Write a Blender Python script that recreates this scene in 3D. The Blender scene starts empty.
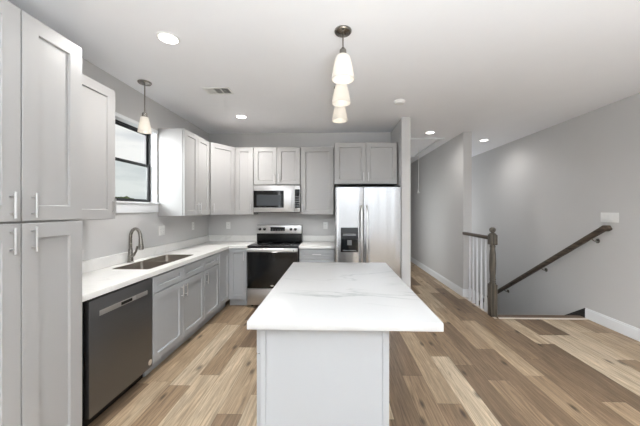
import bpy, bmesh, math, random
from mathutils import Vector, Matrix

random.seed(7)
S = bpy.context.scene
COL = S.collection
PI = math.pi
CEIL = 2.743
XL_OUT = -2.145-.20

# ------------------------------------------------------------------ camera, world, light, exposure
cam_d = bpy.data.cameras.new('camera'); cam = bpy.data.objects.new('camera', cam_d); COL.objects.link(cam)
cam.location = (0, 0, 1.454); cam.rotation_euler = (PI/2, 0, math.radians(1.5))
cam_d.sensor_fit = 'HORIZONTAL'; cam_d.sensor_width = 36; cam_d.lens = 280/640*36
cam_d.shift_x = -7.6/640; cam_d.shift_y = -3.5/640
cam_d.clip_start = 0.05; cam_d.clip_end = 500
S.camera = cam

S.view_settings.view_transform = 'Standard'; S.view_settings.look = 'None'
S.view_settings.gamma = 1; S.view_settings.use_curve_mapping = False
S.view_settings.exposure = 0.52

SKY_STRENGTH = 0.78
WINDOW_POWER = 8.0        # each big rear window
POT_POWER = 60.0
PENDANT_POWER = .16

W = bpy.data.worlds.new('sky'); S.world = W; W.use_nodes = True
nt = W.node_tree; nt.nodes.clear()
tc = nt.nodes.new('ShaderNodeTexCoord'); mp = nt.nodes.new('ShaderNodeMapping'); mp.inputs['Scale'].default_value = (1.3, 1.3, 5.5)
nz = nt.nodes.new('ShaderNodeTexNoise'); nz.inputs['Scale'].default_value = 2.6; nz.inputs['Detail'].default_value = 7
cr = nt.nodes.new('ShaderNodeValToRGB')
cr.color_ramp.elements[0].position = 0.40; cr.color_ramp.elements[0].color = (0.56, 0.60, 0.63, 1)
cr.color_ramp.elements[1].position = 0.58; cr.color_ramp.elements[1].color = (0.84, 0.85, 0.83, 1)
bg = nt.nodes.new('ShaderNodeBackground'); bg.inputs['Strength'].default_value = SKY_STRENGTH
wo = nt.nodes.new('ShaderNodeOutputWorld')
nt.links.new(tc.outputs['Generated'], mp.inputs['Vector']); nt.links.new(mp.outputs['Vector'], nz.inputs['Vector'])
nt.links.new(nz.outputs['Fac'], cr.inputs['Fac']); nt.links.new(cr.outputs['Color'], bg.inputs['Color'])
nt.links.new(bg.outputs['Background'], wo.inputs['Surface'])

REAR_WINDOWS = [(-1.75, -0.75), (0.15, 1.35), (1.95, 3.05)]     # x ranges in the wall behind the camera
REAR_Z = (0.35, 2.35)
def area(name, loc, rot, sx, sy, power, color):
    l = bpy.data.lights.new(name, 'AREA'); l.shape = 'RECTANGLE'; l.size = sx; l.size_y = sy
    l.energy = power; l.color = color
    o = bpy.data.objects.new(name, l); o.location = loc; o.rotation_euler = rot; COL.objects.link(o); return o
for a, b in REAR_WINDOWS:
    area('daylight_fill', ((a+b)/2, -4.66, sum(REAR_Z)/2), (PI/2, 0, 0), b-a, REAR_Z[1]-REAR_Z[0], WINDOW_POWER, (0.93, 0.97, 1.0))
BOUNCE_POWER = 235.0       # added unseen lamp behind the camera, aimed up to brighten the ceiling
area('bounce_fill', (0.6, -1.7, 0.8), (PI, 0, 0), 1.2, 1.2, BOUNCE_POWER, (0.89, 0.955, 1.0)).data.spread = math.radians(152)

SIDE_FILL_WINDOW = (-3.2, -0.9)      # y range of an added unseen window, lighting the right wall
SIDE_POWER = 62.0
area('daylight_fill', (XL_OUT, sum(SIDE_FILL_WINDOW)/2, sum(REAR_Z)/2), (0, -PI/2, 0), REAR_Z[1]-REAR_Z[0], SIDE_FILL_WINDOW[1]-SIDE_FILL_WINDOW[0], SIDE_POWER, (0.93, 0.97, 1.0))

HALL_POWER = 7.0           # daylight lamp and doorway, both added and unseen, to brighten the hall
area('daylight_fill', (.80, 6.2, 1.15), (0, -PI/2, 0), 1.7, .8, HALL_POWER, (0.95, 0.98, 1.0))

STAIR_POWER = 14.0          # lamp and window frame added, unseen, to brighten the stairwell wall
area('daylight_fill', (2.82, 8.12, 1.3), (-PI/2, 0, 0), .8, 1.6, STAIR_POWER, (0.95, 0.98, 1.0))

SINK_WINDOW_POWER = 60.0    # daylight falling through the window over the sink
o = area('daylight_fill', (-2.95, 2.15, 2.25), (0, 0, 0), .9, .9, SINK_WINDOW_POWER, (0.96, 0.98, 1.0))
o.rotation_euler = Vector((.62, .80, -.12)).to_track_quat('-Z', 'Y').to_euler()

# ------------------------------------------------------------------ materials
def lin(c):
    return tuple(((v/255)/12.92 if v/255 <= .04045 else ((v/255+.055)/1.055)**2.4) for v in c) + (1,)
def new_mat(name):
    m = bpy.data.materials.new(name); m.use_nodes = True
    n = m.node_tree.nodes; return m, n, m.node_tree.links, n['Principled BSDF']
def paint(name, rgb, rough=.5, bump=0.0, scale=220, spec=.4, var=.02):
    m, n, l, p = new_mat(name)
    p.inputs['Roughness'].default_value = rough; p.inputs['Specular IOR Level'].default_value = spec
    t = n.new('ShaderNodeTexCoord'); z = n.new('ShaderNodeTexNoise'); z.inputs['Scale'].default_value = 3; z.inputs['Detail'].default_value = 4
    l.new(t.outputs['Object'], z.inputs['Vector'])
    mx = n.new('ShaderNodeMix'); mx.data_type = 'RGBA'
    c = lin(rgb); mx.inputs['A'].default_value = tuple(v*(1-var) for v in c[:3])+(1,); mx.inputs['B'].default_value = tuple(min(1, v*(1+var)) for v in c[:3])+(1,)
    l.new(z.outputs['Fac'], mx.inputs['Factor']); l.new(mx.outputs['Result'], p.inputs['Base Color'])
    if bump:
        b = n.new('ShaderNodeBump'); b.inputs['Strength'].default_value = bump; b.inputs['Distance'].default_value = .002
        z2 = n.new('ShaderNodeTexNoise'); z2.inputs['Scale'].default_value = scale; l.new(t.outputs['Object'], z2.inputs['Vector'])
        l.new(z2.outputs['Fac'], b.inputs['Height']); l.new(b.outputs['Normal'], p.inputs['Normal'])
    return m
def metal(name, rgb, rough, stretch=(2, 2, 160), amt=.08, metallic=1.0, bump=0.0):
    m, n, l, p = new_mat(name)
    p.inputs['Metallic'].default_value = metallic; p.inputs['Base Color'].default_value = lin(rgb)
    t = n.new('ShaderNodeTexCoord'); mpn = n.new('ShaderNodeMapping'); mpn.inputs['Scale'].default_value = stretch
    z = n.new('ShaderNodeTexNoise'); z.inputs['Scale'].default_value = 1.5; z.inputs['Detail'].default_value = 3
    l.new(t.outputs['Object'], mpn.inputs['Vector']); l.new(mpn.outputs['Vector'], z.inputs['Vector'])
    r = n.new('ShaderNodeMapRange'); r.inputs['To Min'].default_value = rough-amt; r.inputs['To Max'].default_value = rough+amt
    l.new(z.outputs['Fac'], r.inputs['Value']); l.new(r.outputs['Result'], p.inputs['Roughness'])
    if bump:
        z2 = n.new('ShaderNodeTexNoise'); z2.inputs['Scale'].default_value = 1.0; z2.inputs['Detail'].default_value = 1
        mp2 = n.new('ShaderNodeMapping'); mp2.inputs['Scale'].default_value = (6, 6, .25)
        l.new(t.outputs['Object'], mp2.inputs['Vector']); l.new(mp2.outputs['Vector'], z2.inputs['Vector'])
        b = n.new('ShaderNodeBump'); b.inputs['Strength'].default_value = 1; b.inputs['Distance'].default_value = bump
        l.new(z2.outputs['Fac'], b.inputs['Height']); l.new(b.outputs['Normal'], p.inputs['Normal'])
    return m
def gloss(name, rgb, rough=.08, spec=.5):
    m, n, l, p = new_mat(name)
    t = n.new('ShaderNodeTexCoord'); z = n.new('ShaderNodeTexNoise'); z.inputs['Scale'].default_value = 6
    l.new(t.outputs['Object'], z.inputs['Vector'])
    r = n.new('ShaderNodeMapRange'); r.inputs['To Min'].default_value = rough*.8; r.inputs['To Max'].default_value = rough*1.2
    l.new(z.outputs['Fac'], r.inputs['Value']); l.new(r.outputs['Result'], p.inputs['Roughness'])
    p.inputs['Base Color'].default_value = lin(rgb); p.inputs['Specular IOR Level'].default_value = spec
    return m
def emit(name, rgb, strength):
    m = bpy.data.materials.new(name); m.use_nodes = True; n = m.node_tree.nodes; n.clear()
    e = n.new('ShaderNodeEmission'); e.inputs['Color'].default_value = rgb+(1,); e.inputs['Strength'].default_value = strength
    o = n.new('ShaderNodeOutputMaterial'); m.node_tree.links.new(e.outputs[0], o.inputs['Surface']); return m

def wood_floor():
    m, n, l, p = new_mat('plank_floor')
    t = n.new('ShaderNodeTexCoord'); sx = n.new('ShaderNodeSeparateXYZ'); l.new(t.outputs['Object'], sx.inputs[0])
    def math_(op, a, b=None):
        q = n.new('ShaderNodeMath'); q.operation = op
        for i, v in enumerate((a, b)):
            if v is None: continue
            if isinstance(v, (int, float)): q.inputs[i].default_value = v
            else: l.new(v, q.inputs[i])
        return q.outputs[0]
    PW, PL = .178, 1.22
    xr = math_('DIVIDE', math_('ADD', sx.outputs['X'], 20.06), PW); row = math_('FLOOR', xr); fx = math_('FRACT', xr)
    wn = n.new('ShaderNodeTexWhiteNoise'); wn.noise_dimensions = '1D'; l.new(row, wn.inputs['W'])
    yr = math_('ADD', math_('DIVIDE', math_('ADD', sx.outputs['Y'], 20), PL), math_('MULTIPLY', wn.outputs['Value'], 7.3))
    colm = math_('FLOOR', yr); fy = math_('FRACT', yr)
    cb = n.new('ShaderNodeCombineXYZ'); l.new(row, cb.inputs[0]); l.new(colm, cb.inputs[1]); cb.inputs[2].default_value = 3.7
    w2 = n.new('ShaderNodeTexWhiteNoise'); w2.noise_dimensions = '3D'; l.new(cb.outputs[0], w2.inputs['Vector'])
    # grain: stretched noise, shifted per plank
    def grain(scx, scy, detail, distort, off):
        c2 = n.new('ShaderNodeCombineXYZ')
        l.new(math_('MULTIPLY', sx.outputs['X'], scx), c2.inputs[0])
        l.new(math_('MULTIPLY', sx.outputs['Y'], scy), c2.inputs[1])
        l.new(math_('MULTIPLY', w2.outputs['Value'], 61.0+off), c2.inputs[2])
        z = n.new('ShaderNodeTexNoise'); z.inputs['Scale'].default_value = 1; z.inputs['Detail'].default_value = detail; z.inputs['Distortion'].default_value = distort
        z.inputs['Roughness'].default_value = .62
        l.new(c2.outputs[0], z.inputs['Vector']); return z.outputs['Fac']
    g1 = grain(30, 1.6, 7, 2.2, 0); g2 = grain(9, 1.1, 3, .6, 13); g3 = grain(120, 3, 3, .2, 29)
    ramp = n.new('ShaderNodeValToRGB'); e = ramp.color_ramp
    e.elements[0].position = 0.0; e.elements[0].color = lin((117, 97, 77))
    e.elements[1].position = 1.0; e.elements[1].color = lin((208, 189, 163))
    for pos, c in ((.28, (141, 118, 94)), (.5, (160, 136, 109)), (.7, (181, 158, 130)), (.86, (197, 177, 150))):
        q = e.elements.new(pos); q.color = lin(c)
    tone = math_('ADD', w2.outputs['Value'], math_('MULTIPLY', math_('SUBTRACT', g2, .5), .55))
    l.new(tone, ramp.inputs['Fac'])
    gr = n.new('ShaderNodeMapRange'); gr.inputs['From Min'].default_value = .28; gr.inputs['From Max'].default_value = .72
    gr.inputs['To Min'].default_value = .48; gr.inputs['To Max'].default_value = 1.26; l.new(g1, gr.inputs['Value'])
    gf = n.new('ShaderNodeMapRange'); gf.inputs['From Min'].default_value = .3; gf.inputs['From Max'].default_value = .7
    gf.inputs['To Min'].default_value = .84; gf.inputs['To Max'].default_value = 1.12; l.new(g3, gf.inputs['Value'])
    # knots
    ck = n.new('ShaderNodeCombineXYZ'); l.new(math_('MULTIPLY', sx.outputs['X'], 6.2), ck.inputs[0]); l.new(math_('MULTIPLY', sx.outputs['Y'], 2.2), ck.inputs[1])
    vk = n.new('ShaderNodeTexVoronoi'); vk.voronoi_dimensions = '2D'; vk.inputs['Scale'].default_value = 1; l.new(ck.outputs[0], vk.inputs['Vector'])
    kn = n.new('ShaderNodeMapRange'); kn.inputs['From Min'].default_value = .04; kn.inputs['From Max'].default_value = .15
    kn.inputs['To Min'].default_value = .34; kn.inputs['To Max'].default_value = 1; l.new(vk.outputs['Distance'], kn.inputs['Value'])
    wk = n.new('ShaderNodeTexWhiteNoise'); l.new(vk.outputs['Position'], wk.inputs['Vector'])
    kmask = math_('GREATER_THAN', wk.outputs['Value'], .30)
    kfac = math_('MAXIMUM', kn.outputs[0], kmask)
    # joints
    ex = math_('MINIMUM', fx, math_('SUBTRACT', 1.0, fx)); ey = math_('MINIMUM', fy, math_('SUBTRACT', 1.0, fy))
    jx = math_('GREATER_THAN', ex, .009); jy = math_('GREATER_THAN', ey, .0016)
    j = math_('ADD', math_('MULTIPLY', math_('MULTIPLY', jx, jy), .4), .6)
    f = math_('MULTIPLY', math_('MULTIPLY', math_('MULTIPLY', gr.outputs[0], gf.outputs[0]), j), kfac)
    mul = n.new('ShaderNodeVectorMath'); mul.operation = 'SCALE'; l.new(ramp.outputs['Color'], mul.inputs[0]); l.new(f, mul.inputs['Scale'])
    l.new(mul.outputs[0], p.inputs['Base Color'])
    p.inputs['Roughness'].default_value = .42; p.inputs['Specular IOR Level'].default_value = .35
    b = n.new('ShaderNodeBump'); b.inputs['Strength'].default_value = .25; b.inputs['Distance'].default_value = .002
    l.new(f, b.inputs['Height']); l.new(b.outputs['Normal'], p.inputs['Normal'])
    return m
def stained(name, dark, light, axis='Y', rough=.45):
    m, n, l, p = new_mat(name)
    t = n.new('ShaderNodeTexCoord'); mpn = n.new('ShaderNodeMapping')
    sc = {'X': (2, 40, 40), 'Y': (40, 2, 40), 'Z': (40, 40, 2)}[axis]; mpn.inputs['Scale'].default_value = sc
    z = n.new('ShaderNodeTexNoise'); z.inputs['Scale'].default_value = 1; z.inputs['Detail'].default_value = 5; z.inputs['Distortion'].default_value = .8
    r = n.new('ShaderNodeValToRGB'); r.color_ramp.elements[0].position = .32; r.color_ramp.elements[1].position = .7
    r.color_ramp.elements[0].color = lin(dark); r.color_ramp.elements[1].color = lin(light)
    l.new(t.outputs['Object'], mpn.inputs['Vector']); l.new(mpn.outputs['Vector'], z.inputs['Vector']); l.new(z.outputs['Fac'], r.inputs['Fac'])
    l.new(r.outputs['Color'], p.inputs['Base Color']); p.inputs['Roughness'].default_value = rough; return m
def quartz(name, base, vein, seed, amount=1.0):
    m, n, l, p = new_mat(name)
    t = n.new('ShaderNodeTexCoord'); mpn = n.new('ShaderNodeMapping')
    mpn.inputs['Rotation'].default_value = (0, 0, math.radians(38)); mpn.inputs['Location'].default_value = seed; mpn.inputs['Scale'].default_value = (.75, 2.0, 1.2)
    l.new(t.outputs['Object'], mpn.inputs['Vector'])
    z = n.new('ShaderNodeTexNoise'); z.inputs['Scale'].default_value = 1.05; z.inputs['Detail'].default_value = 7; z.inputs['Distortion'].default_value = .7; z.inputs['Roughness'].default_value = .55
    l.new(mpn.outputs['Vector'], z.inputs['Vector'])
    r = n.new('ShaderNodeValToRGB'); e = r.color_ramp.elements
    e[0].position = .478; e[0].color = (0, 0, 0, 1); e[1].position = .516; e[1].color = (0, 0, 0, 1)
    q = e.new(.498); q.color = (1, 1, 1, 1); l.new(z.outputs['Fac'], r.inputs['Fac'])
    z2 = n.new('ShaderNodeTexNoise'); z2.inputs['Scale'].default_value = 2.3; z2.inputs['Detail'].default_value = 2; l.new(mpn.outputs['Vector'], z2.inputs['Vector'])
    mr = n.new('ShaderNodeMapRange'); mr.inputs['From Min'].default_value = .42; mr.inputs['From Max'].default_value = .68; mr.inputs['To Max'].default_value = .75*amount
    l.new(z2.outputs['Fac'], mr.inputs['Value'])
    mm = n.new('ShaderNodeMath'); mm.operation = 'MULTIPLY'; l.new(r.outputs['Color'], mm.inputs[0]); l.new(mr.outputs[0], mm.inputs[1])
    mx = n.new('ShaderNodeMix'); mx.data_type = 'RGBA'; mx.inputs['A'].default_value = lin(base); mx.inputs['B'].default_value = lin(vein)
    l.new(mm.outputs[0], mx.inputs['Factor']); l.new(mx.outputs['Result'], p.inputs['Base Color'])
    p.inputs['Roughness'].default_value = .32; p.inputs['Specular IOR Level'].default_value = .28
    return m
def pane_mat(name, tint, refl=.06):
    m = bpy.data.materials.new(name); m.use_nodes = True; n = m.node_tree.nodes; l = m.node_tree.links; n.clear()
    a = n.new('ShaderNodeBsdfTransparent'); a.inputs['Color'].default_value = tint+(1,)
    g = n.new('ShaderNodeBsdfGlossy'); g.inputs['Roughness'].default_value = .02
    fr = n.new('ShaderNodeMath'); fr.operation = 'MULTIPLY'; lw = n.new('ShaderNodeLayerWeight'); lw.inputs['Blend'].default_value = .2
    l.new(lw.outputs['Facing'], fr.inputs[0]); fr.inputs[1].default_value = refl
    x = n.new('ShaderNodeMixShader'); o = n.new('ShaderNodeOutputMaterial')
    l.new(fr.outputs[0], x.inputs[0]); l.new(a.outputs[0], x.inputs[1]); l.new(g.outputs[0], x.inputs[2]); l.new(x.outputs[0], o.inputs['Surface']); return m
def shade_mat(name, strength):
    m = bpy.data.materials.new(name); m.use_nodes = True; n = m.node_tree.nodes; l = m.node_tree.links; n.clear()
    d = n.new('ShaderNodeBsdfDiffuse'); d.inputs['Color'].default_value = (.86, .85, .82, 1)
    tr = n.new('ShaderNodeBsdfTranslucent'); tr.inputs['Color'].default_value = (.9, .87, .82, 1)
    x = n.new('ShaderNodeMixShader'); x.inputs[0].default_value = .5
    l.new(d.outputs[0], x.inputs[1]); l.new(tr.outputs[0], x.inputs[2])
    g = n.new('ShaderNodeBsdfGlossy'); g.inputs['Roughness'].default_value = .15
    y = n.new('ShaderNodeMixShader'); y.inputs[0].default_value = .05; l.new(x.outputs[0], y.inputs[1]); l.new(g.outputs[0], y.inputs[2])
    e = n.new('ShaderNodeEmission'); e.inputs['Color'].default_value = (1, .95, .88, 1); e.inputs['Strength'].default_value = strength
    ad = n.new('ShaderNodeAddShader'); l.new(y.outputs[0], ad.inputs[0]); l.new(e.outputs[0], ad.inputs[1])
    o = n.new('ShaderNodeOutputMaterial'); l.new(ad.outputs[0], o.inputs['Surface']); return m
def leaf_mat(name, a, b):
    m, n, l, p = new_mat(name)
    t = n.new('ShaderNodeTexCoord'); z = n.new('ShaderNodeTexNoise'); z.inputs['Scale'].default_value = 2.2; z.inputs['Detail'].default_value = 6
    r = n.new('ShaderNodeValToRGB'); r.color_ramp.elements[0].position = .35; r.color_ramp.elements[1].position = .65
    r.color_ramp.elements[0].color = lin(a); r.color_ramp.elements[1].color = lin(b)
    l.new(t.outputs['Object'], z.inputs['Vector']); l.new(z.outputs['Fac'], r.inputs['Fac']); l.new(r.outputs['Color'], p.inputs['Base Color'])
    p.inputs['Roughness'].default_value = .8; return m

M = {}
M['wall'] = paint('wall_paint', (204, 203, 202), .75, .12, 160, .25)
M['ceiling'] = paint('ceiling_paint', (243, 244, 247), .9, .15, 120, .15)
M['trim'] = paint('trim_paint', (236, 238, 240), .35)
M['cab'] = paint('cabinet_paint', (171, 170, 169), .38, 0, 1, .4, .012)
M['cab_base'] = paint('base_cabinet_paint', (169, 171, 173), .38, 0, 1, .4, .012)
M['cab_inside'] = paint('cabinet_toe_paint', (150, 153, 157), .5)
M['plastic'] = paint('white_plastic', (236, 236, 234), .35)
M['floor'] = wood_floor()
M['stain'] = stained('dark_stained_wood', (48, 40, 33), (98, 84, 70), 'Y')
M['stain_nose'] = stained('stained_nosing', (80, 64, 50), (128, 106, 86), 'X')
M['newel'] = stained('weathered_stained_newel', (52, 48, 42), (108, 101, 90), 'Z')
M['strip'] = stained('pale_reducer_wood', (205, 194, 181), (228, 220, 209), 'X')
M['skirt'] = stained('charcoal_stained_skirt', (42, 42, 42), (66, 64, 62), 'Y')
M['quartz'] = quartz('island_quartz', (192, 192, 191), (118, 127, 124), (3.1, 1.7, 0), .8)
M['quartz2'] = quartz('counter_quartz', (236, 235, 232), (196, 193, 188), (7.3, 4.2, 0), .5)
M['steel'] = metal('brushed_steel', (188, 189, 191), .24, (160, 160, 2), .03, 1, .013)
M['range_steel'] = metal('range_steel', (205, 205, 205), .40, (2, 2, 160), .05)
M['dark_steel'] = metal('dark_brushed_steel', (122, 122, 123), .44, (2, 2, 160), .05)
M['nickel'] = metal('brushed_nickel', (214, 214, 214), .32, (30, 30, 30), .04)
M['pewter'] = metal('pewter_nickel', (150, 146, 140), .26, (30, 30, 30), .05)
M['sink'] = metal('sink_steel', (172, 165, 157), .3, (60, 60, 60), .06)
M['glass_black'] = gloss('black_glass', (9, 10, 11), .05, .5)
M['black'] = gloss('black_plastic', (16, 16, 17), .35, .4)
M['frame'] = gloss('black_window_frame', (18, 19, 20), .4, .4)
M['display'] = gloss('display_glass', (14, 18, 22), .12)
M['micro_grey'] = gloss('microwave_grey_panel', (66, 70, 74), .18)
M['grey'] = gloss('grey_plastic', (120, 123, 126), .3)
M['badge'] = metal('badge_silver', (225, 225, 225), .3)
M['pane_up'] = pane_mat('window_pane', (1, 1, 1))
M['pane_low'] = pane_mat('screened_window_pane', (.90, .92, .92))
M['shade'] = shade_mat("frosted_glass_shade", .03)
M['bulb'] = emit('lit_bulb', (1, .93, .82), 1.5)
M['pot'] = emit('lit_diffuser', (1, .96, .9), 6)
M['leaf'] = leaf_mat('leaf_green', (58, 70, 36), (120, 132, 84))
M['leaf2'] = leaf_mat('leaf_dark', (50, 58, 44), (96, 104, 80))
M['bark'] = stained('bark', (60, 48, 38), (96, 82, 66), 'Z', .9)
M['grass'] = leaf_mat('lawn', (82, 96, 56), (120, 128, 84))

# ------------------------------------------------------------------ helpers
class MB:
    def __init__(s): s.bm = bmesh.new()
    def _xf(s, vs, mat):
        if mat is not None: bmesh.ops.transform(s.bm, matrix=mat, verts=vs)
    def box(s, x0, x1, y0, y1, z0, z1, bevel=0, seg=1, mat=None):
        b = bmesh.new(); bmesh.ops.create_cube(b, size=1)
        for v in b.verts: v.co = Vector(((x0+x1)/2+v.co.x*(x1-x0), (y0+y1)/2+v.co.y*(y1-y0), (z0+z1)/2+v.co.z*(z1-z0)))
        if bevel: bmesh.ops.bevel(b, geom=list(b.edges), offset=bevel, segments=seg, affect='EDGES', profile=.5)
        s.merge(b, mat); return s
    def merge(s, b, mat=None):
        if mat is not None: bmesh.ops.transform(b, matrix=mat, verts=list(b.verts))
        vm = {v: s.bm.verts.new(v.co) for v in b.verts}
        for f in b.faces:
            try: s.bm.faces.new([vm[v] for v in f.verts])
            except ValueError: pass
        b.free()
    def cyl(s, p0, p1, r0, r1=None, seg=16, caps=True):
        return s.tube([p0, p1], [r0, r1 if r1 is not None else r0], seg, caps)
    def tube(s, pts, radii, seg=14, caps=True):
        pts = [Vector(p) for p in pts]
        if not hasattr(radii, '__len__'): radii = [radii]*len(pts)
        rings = []; prev = None
        for i, p in enumerate(pts):
            d = (pts[min(i+1, len(pts)-1)]-pts[max(i-1, 0)]).normalized()
            if prev is None:
                u = d.orthogonal().normalized()
            else:
                u = (prev-d*prev.dot(d)).normalized()
            prev = u; w = d.cross(u)
            rings.append([s.bm.verts.new(p+(u*math.cos(a)+w*math.sin(a))*radii[i]) for a in [2*PI*k/seg for k in range(seg)]])
        for a, b in zip(rings, rings[1:]):
            for k in range(seg): s.bm.faces.new((a[k], a[(k+1) % seg], b[(k+1) % seg], b[k]))
        if caps:
            s.bm.faces.new(rings[0][::-1]); s.bm.faces.new(rings[-1])
        return s
    def lathe(s, prof, c=(0, 0, 0), seg=28, mat=None, close=True):
        b = bmesh.new(); rings = []
        for r, z in prof:
            rings.append([b.verts.new((c[0]+r*math.cos(2*PI*k/seg), c[1]+r*math.sin(2*PI*k/seg), c[2]+z)) for k in range(seg)])
        for a, q in zip(rings, rings[1:]):
            for k in range(seg): b.faces.new((a[k], a[(k+1) % seg], q[(k+1) % seg], q[k]))
        if close:
            b.faces.new(rings[0][::-1]); b.faces.new(rings[-1])
        s.merge(b, mat); return s
    def prism(s, poly, z0, z1, bevel=0, mat=None):
        b = bmesh.new(); lo = [b.verts.new((x, y, z0)) for x, y in poly]; hi = [b.verts.new((x, y, z1)) for x, y in poly]
        n = len(poly); b.faces.new(lo[::-1]); b.faces.new(hi)
        for i in range(n): b.faces.new((lo[i], lo[(i+1) % n], hi[(i+1) % n], hi[i]))
        if bevel: bmesh.ops.bevel(b, geom=list(b.edges), offset=bevel, segments=2, affect='EDGES')
        s.merge(b, mat); return s
    def build(s, name, mat, parent=None, angle=30):
        bmesh.ops.recalc_face_normals(s.bm, faces=list(s.bm.faces))
        me = bpy.data.meshes.new(name); s.bm.to_mesh(me); s.bm.free()
        for p in me.polygons: p.use_smooth = True
        me.set_sharp_from_angle(angle=math.radians(angle))
        me.materials.append(M[mat] if isinstance(mat, str) else mat)
        o = bpy.data.objects.new(name, me); COL.objects.link(o)
        if parent is not None: o.parent = parent
        return o
def tag(o, label, cat, group=None):
    o['label'] = label; o['category'] = cat
    if group: o['group'] = group
    return o
def thing(name, label, cat, loc=(0, 0, 0), rz=0, group=None):
    o = bpy.data.objects.new(name, None); COL.objects.link(o); o.empty_display_size = .1
    o.location = loc; o.rotation_euler = (0, 0, rz); return tag(o, label, cat, group)
def struct(name, mb, mat, parent=None):
    o = mb.build(name, mat, parent)
    if parent is None: o['kind'] = 'structure'
    return o
def copy_thing(src, loc, label, rz=None):
    r = src.copy(); COL.objects.link(r); r.location = loc; r['label'] = label
    if rz is not None: r.rotation_euler = (0, 0, rz)
    for ch in list(src.children):
        c = ch.copy(); COL.objects.link(c); c.parent = r
        for g in list(ch.children):
            d = g.copy(); COL.objects.link(d); d.parent = c
    return r
def rounded(x0, x1, y0, y1, r, n=6):
    out = []
    for cx, cy, a0 in ((x1-r, y1-r, 0), (x0+r, y1-r, 90), (x0+r, y0+r, 180), (x1-r, y0+r, 270)):
        for k in range(n+1):
            a = math.radians(a0+90*k/n); out.append((cx+r*math.cos(a), cy+r*math.sin(a)))
    return out

# ------------------------------------------------------------------ room shell
XL, XR, YB, YR = -2.145, 3.36, 4.70, -4.5
SX = 2.155          # edge of the stairwell
SY = 3.80           # top of the stairs
YE = 8.2            # far end of hall and stairwell
struct('floor', MB().prism([(XL-.15, YR-.15), (XR+.12, YR-.15), (XR+.12, SY), (SX, SY), (SX, YE+.12), (XL-.15, YE+.12)], -.22, 0), 'floor')
struct('ceiling', MB().box(XL-.15, XR+.12, YR-.15, YE+.12, CEIL, CEIL+.12), 'ceiling')
WY0, WY1, WZ0, WZ1 = 2.66, 3.318, 1.532, 2.372          # window opening in the left wall
wl = MB()
T = .13
wl.box(XL-T, XL, YR, SIDE_FILL_WINDOW[0], 0, CEIL); wl.box(XL-T, XL, SIDE_FILL_WINDOW[1], WY0, 0, CEIL)
wl.box(XL-T, XL, *SIDE_FILL_WINDOW, 0, REAR_Z[0]); wl.box(XL-T, XL, *SIDE_FILL_WINDOW, REAR_Z[1], CEIL); wl.box(XL-T, XL, WY1, YB, 0, CEIL); wl.box(XL-T, XL, WY0, WY1, 0, WZ0); wl.box(XL-T, XL, WY0, WY1, WZ1, CEIL)
struct('wall_left', wl, 'wall')
struct('wall_back', MB().box(XL-T, .934, YB, YB+.12, 0, CEIL), 'wall')
m = MB(); m.box(.934, 1.056, 3.94, 5.75, 0, CEIL); m.box(.934, 1.056, 6.65, YE, 0, CEIL); m.box(.934, 1.056, 5.75, 6.65, 2.06, CEIL)  # doorway gap added for the hall fill lamp
struct('wall_hall_left', m, 'wall')
struct('wall_hall_right', MB().box(2.134, 2.27, 4.71, YE, -.22, CEIL), 'wall')
struct('wall_hall_end', MB().box(.92, XR, YE, YE+.12, -2.9, CEIL), 'wall')
m = MB(); m.box(2.38, 2.42, YE-.03, YE-.001, .46, 2.14); m.box(3.22, 3.26, YE-.03, YE-.001, .46, 2.14); m.box(2.42, 3.22, YE-.03, YE-.001, .46, .5); m.box(2.42, 3.22, YE-.03, YE-.001, 2.1, 2.14)
struct('window_6', m, 'trim')  # frame on the solid end wall, added with the stairwell fill lamp
struct('wall_right', MB().box(XR, XR+.12, YR, YE, -2.9, CEIL), 'wall')
struct('wall_stairwell', MB().box(SX-.1, SX, SY+.01, YE, -2.9, -.225), 'wall')
wr = MB(); xs = [XL-T]+[v for r in REAR_WINDOWS for v in r]+[XR]
for i in range(0, len(xs), 2): wr.box(xs[i], xs[i+1], YR-.13, YR, 0, CEIL)
for a, b in REAR_WINDOWS: wr.box(a, b, YR-.13, YR, 0, REAR_Z[0]); wr.box(a, b, YR-.13, YR, REAR_Z[1], CEIL)
struct('wall_rear', wr, 'wall')
# stairs going down beyond the landing
st = MB(); rise, run = .185, .283
for k in range(13):
    st.box(SX+.012, XR-.03, SY+.01+k*run, SY+.01+(k+1)*run+.02, -2.9, -(k+1)*rise-.001*k)
st.box(SX+.012, XR-.03, SY+.01+13*run, YE-.01, -2.9, -2.62)
struct('stair_flight', st, 'stain')
# trims around the stair opening
struct('trim_1', MB().box(2.185, XR-.016, SY-.024, SY+.012, .0005, .009, .003), 'strip')
struct('trim_2', MB().box(2.122, 2.158, SY-.018, 4.705, .0005, .009, .003), 'strip')
struct('trim_3', MB().box(2.185, XR-.022, SY+.014, SY+.105, -.02, .013, .006), 'stain_nose')
sk = MB()
b = bmesh.new()
prof = [(3.842, -.2), (3.842, .132), (4.25, -.14), (7.4, -2.2), (7.4, -2.5), (4.1, -.4)]
va = [b.verts.new((XR-.002, y, z)) for y, z in prof]; vb = [b.verts.new((XR-.020, y, z)) for y, z in prof]
b.faces.new(va); b.faces.new(vb[::-1])
for i in range(len(prof)): b.faces.new((va[i], va[(i+1) % 6], vb[(i+1) % 6], vb[i]))
sk.merge(b); struct('trim_4', sk, 'skirt')
def baseboard(name, x0, x1, y0, y1, h=.135, axis='y', out=-1):
    m = MB()
    if axis == 'y':
        m.box(x0, x1, y0, y1, .001, h-.02, .002)
        if out < 0: m.box(x0+.004, x1, y0, y1, h-.022, h, .003)
        else: m.box(x0, x1-.004, y0, y1, h-.022, h, .003)
    else:
        m.box(x0, x1, y0, y1, .001, h-.02, .002); m.box(x0, x1, y0+.004, y1, h-.022, h, .003)
    return struct(name, m, 'trim')
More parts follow.
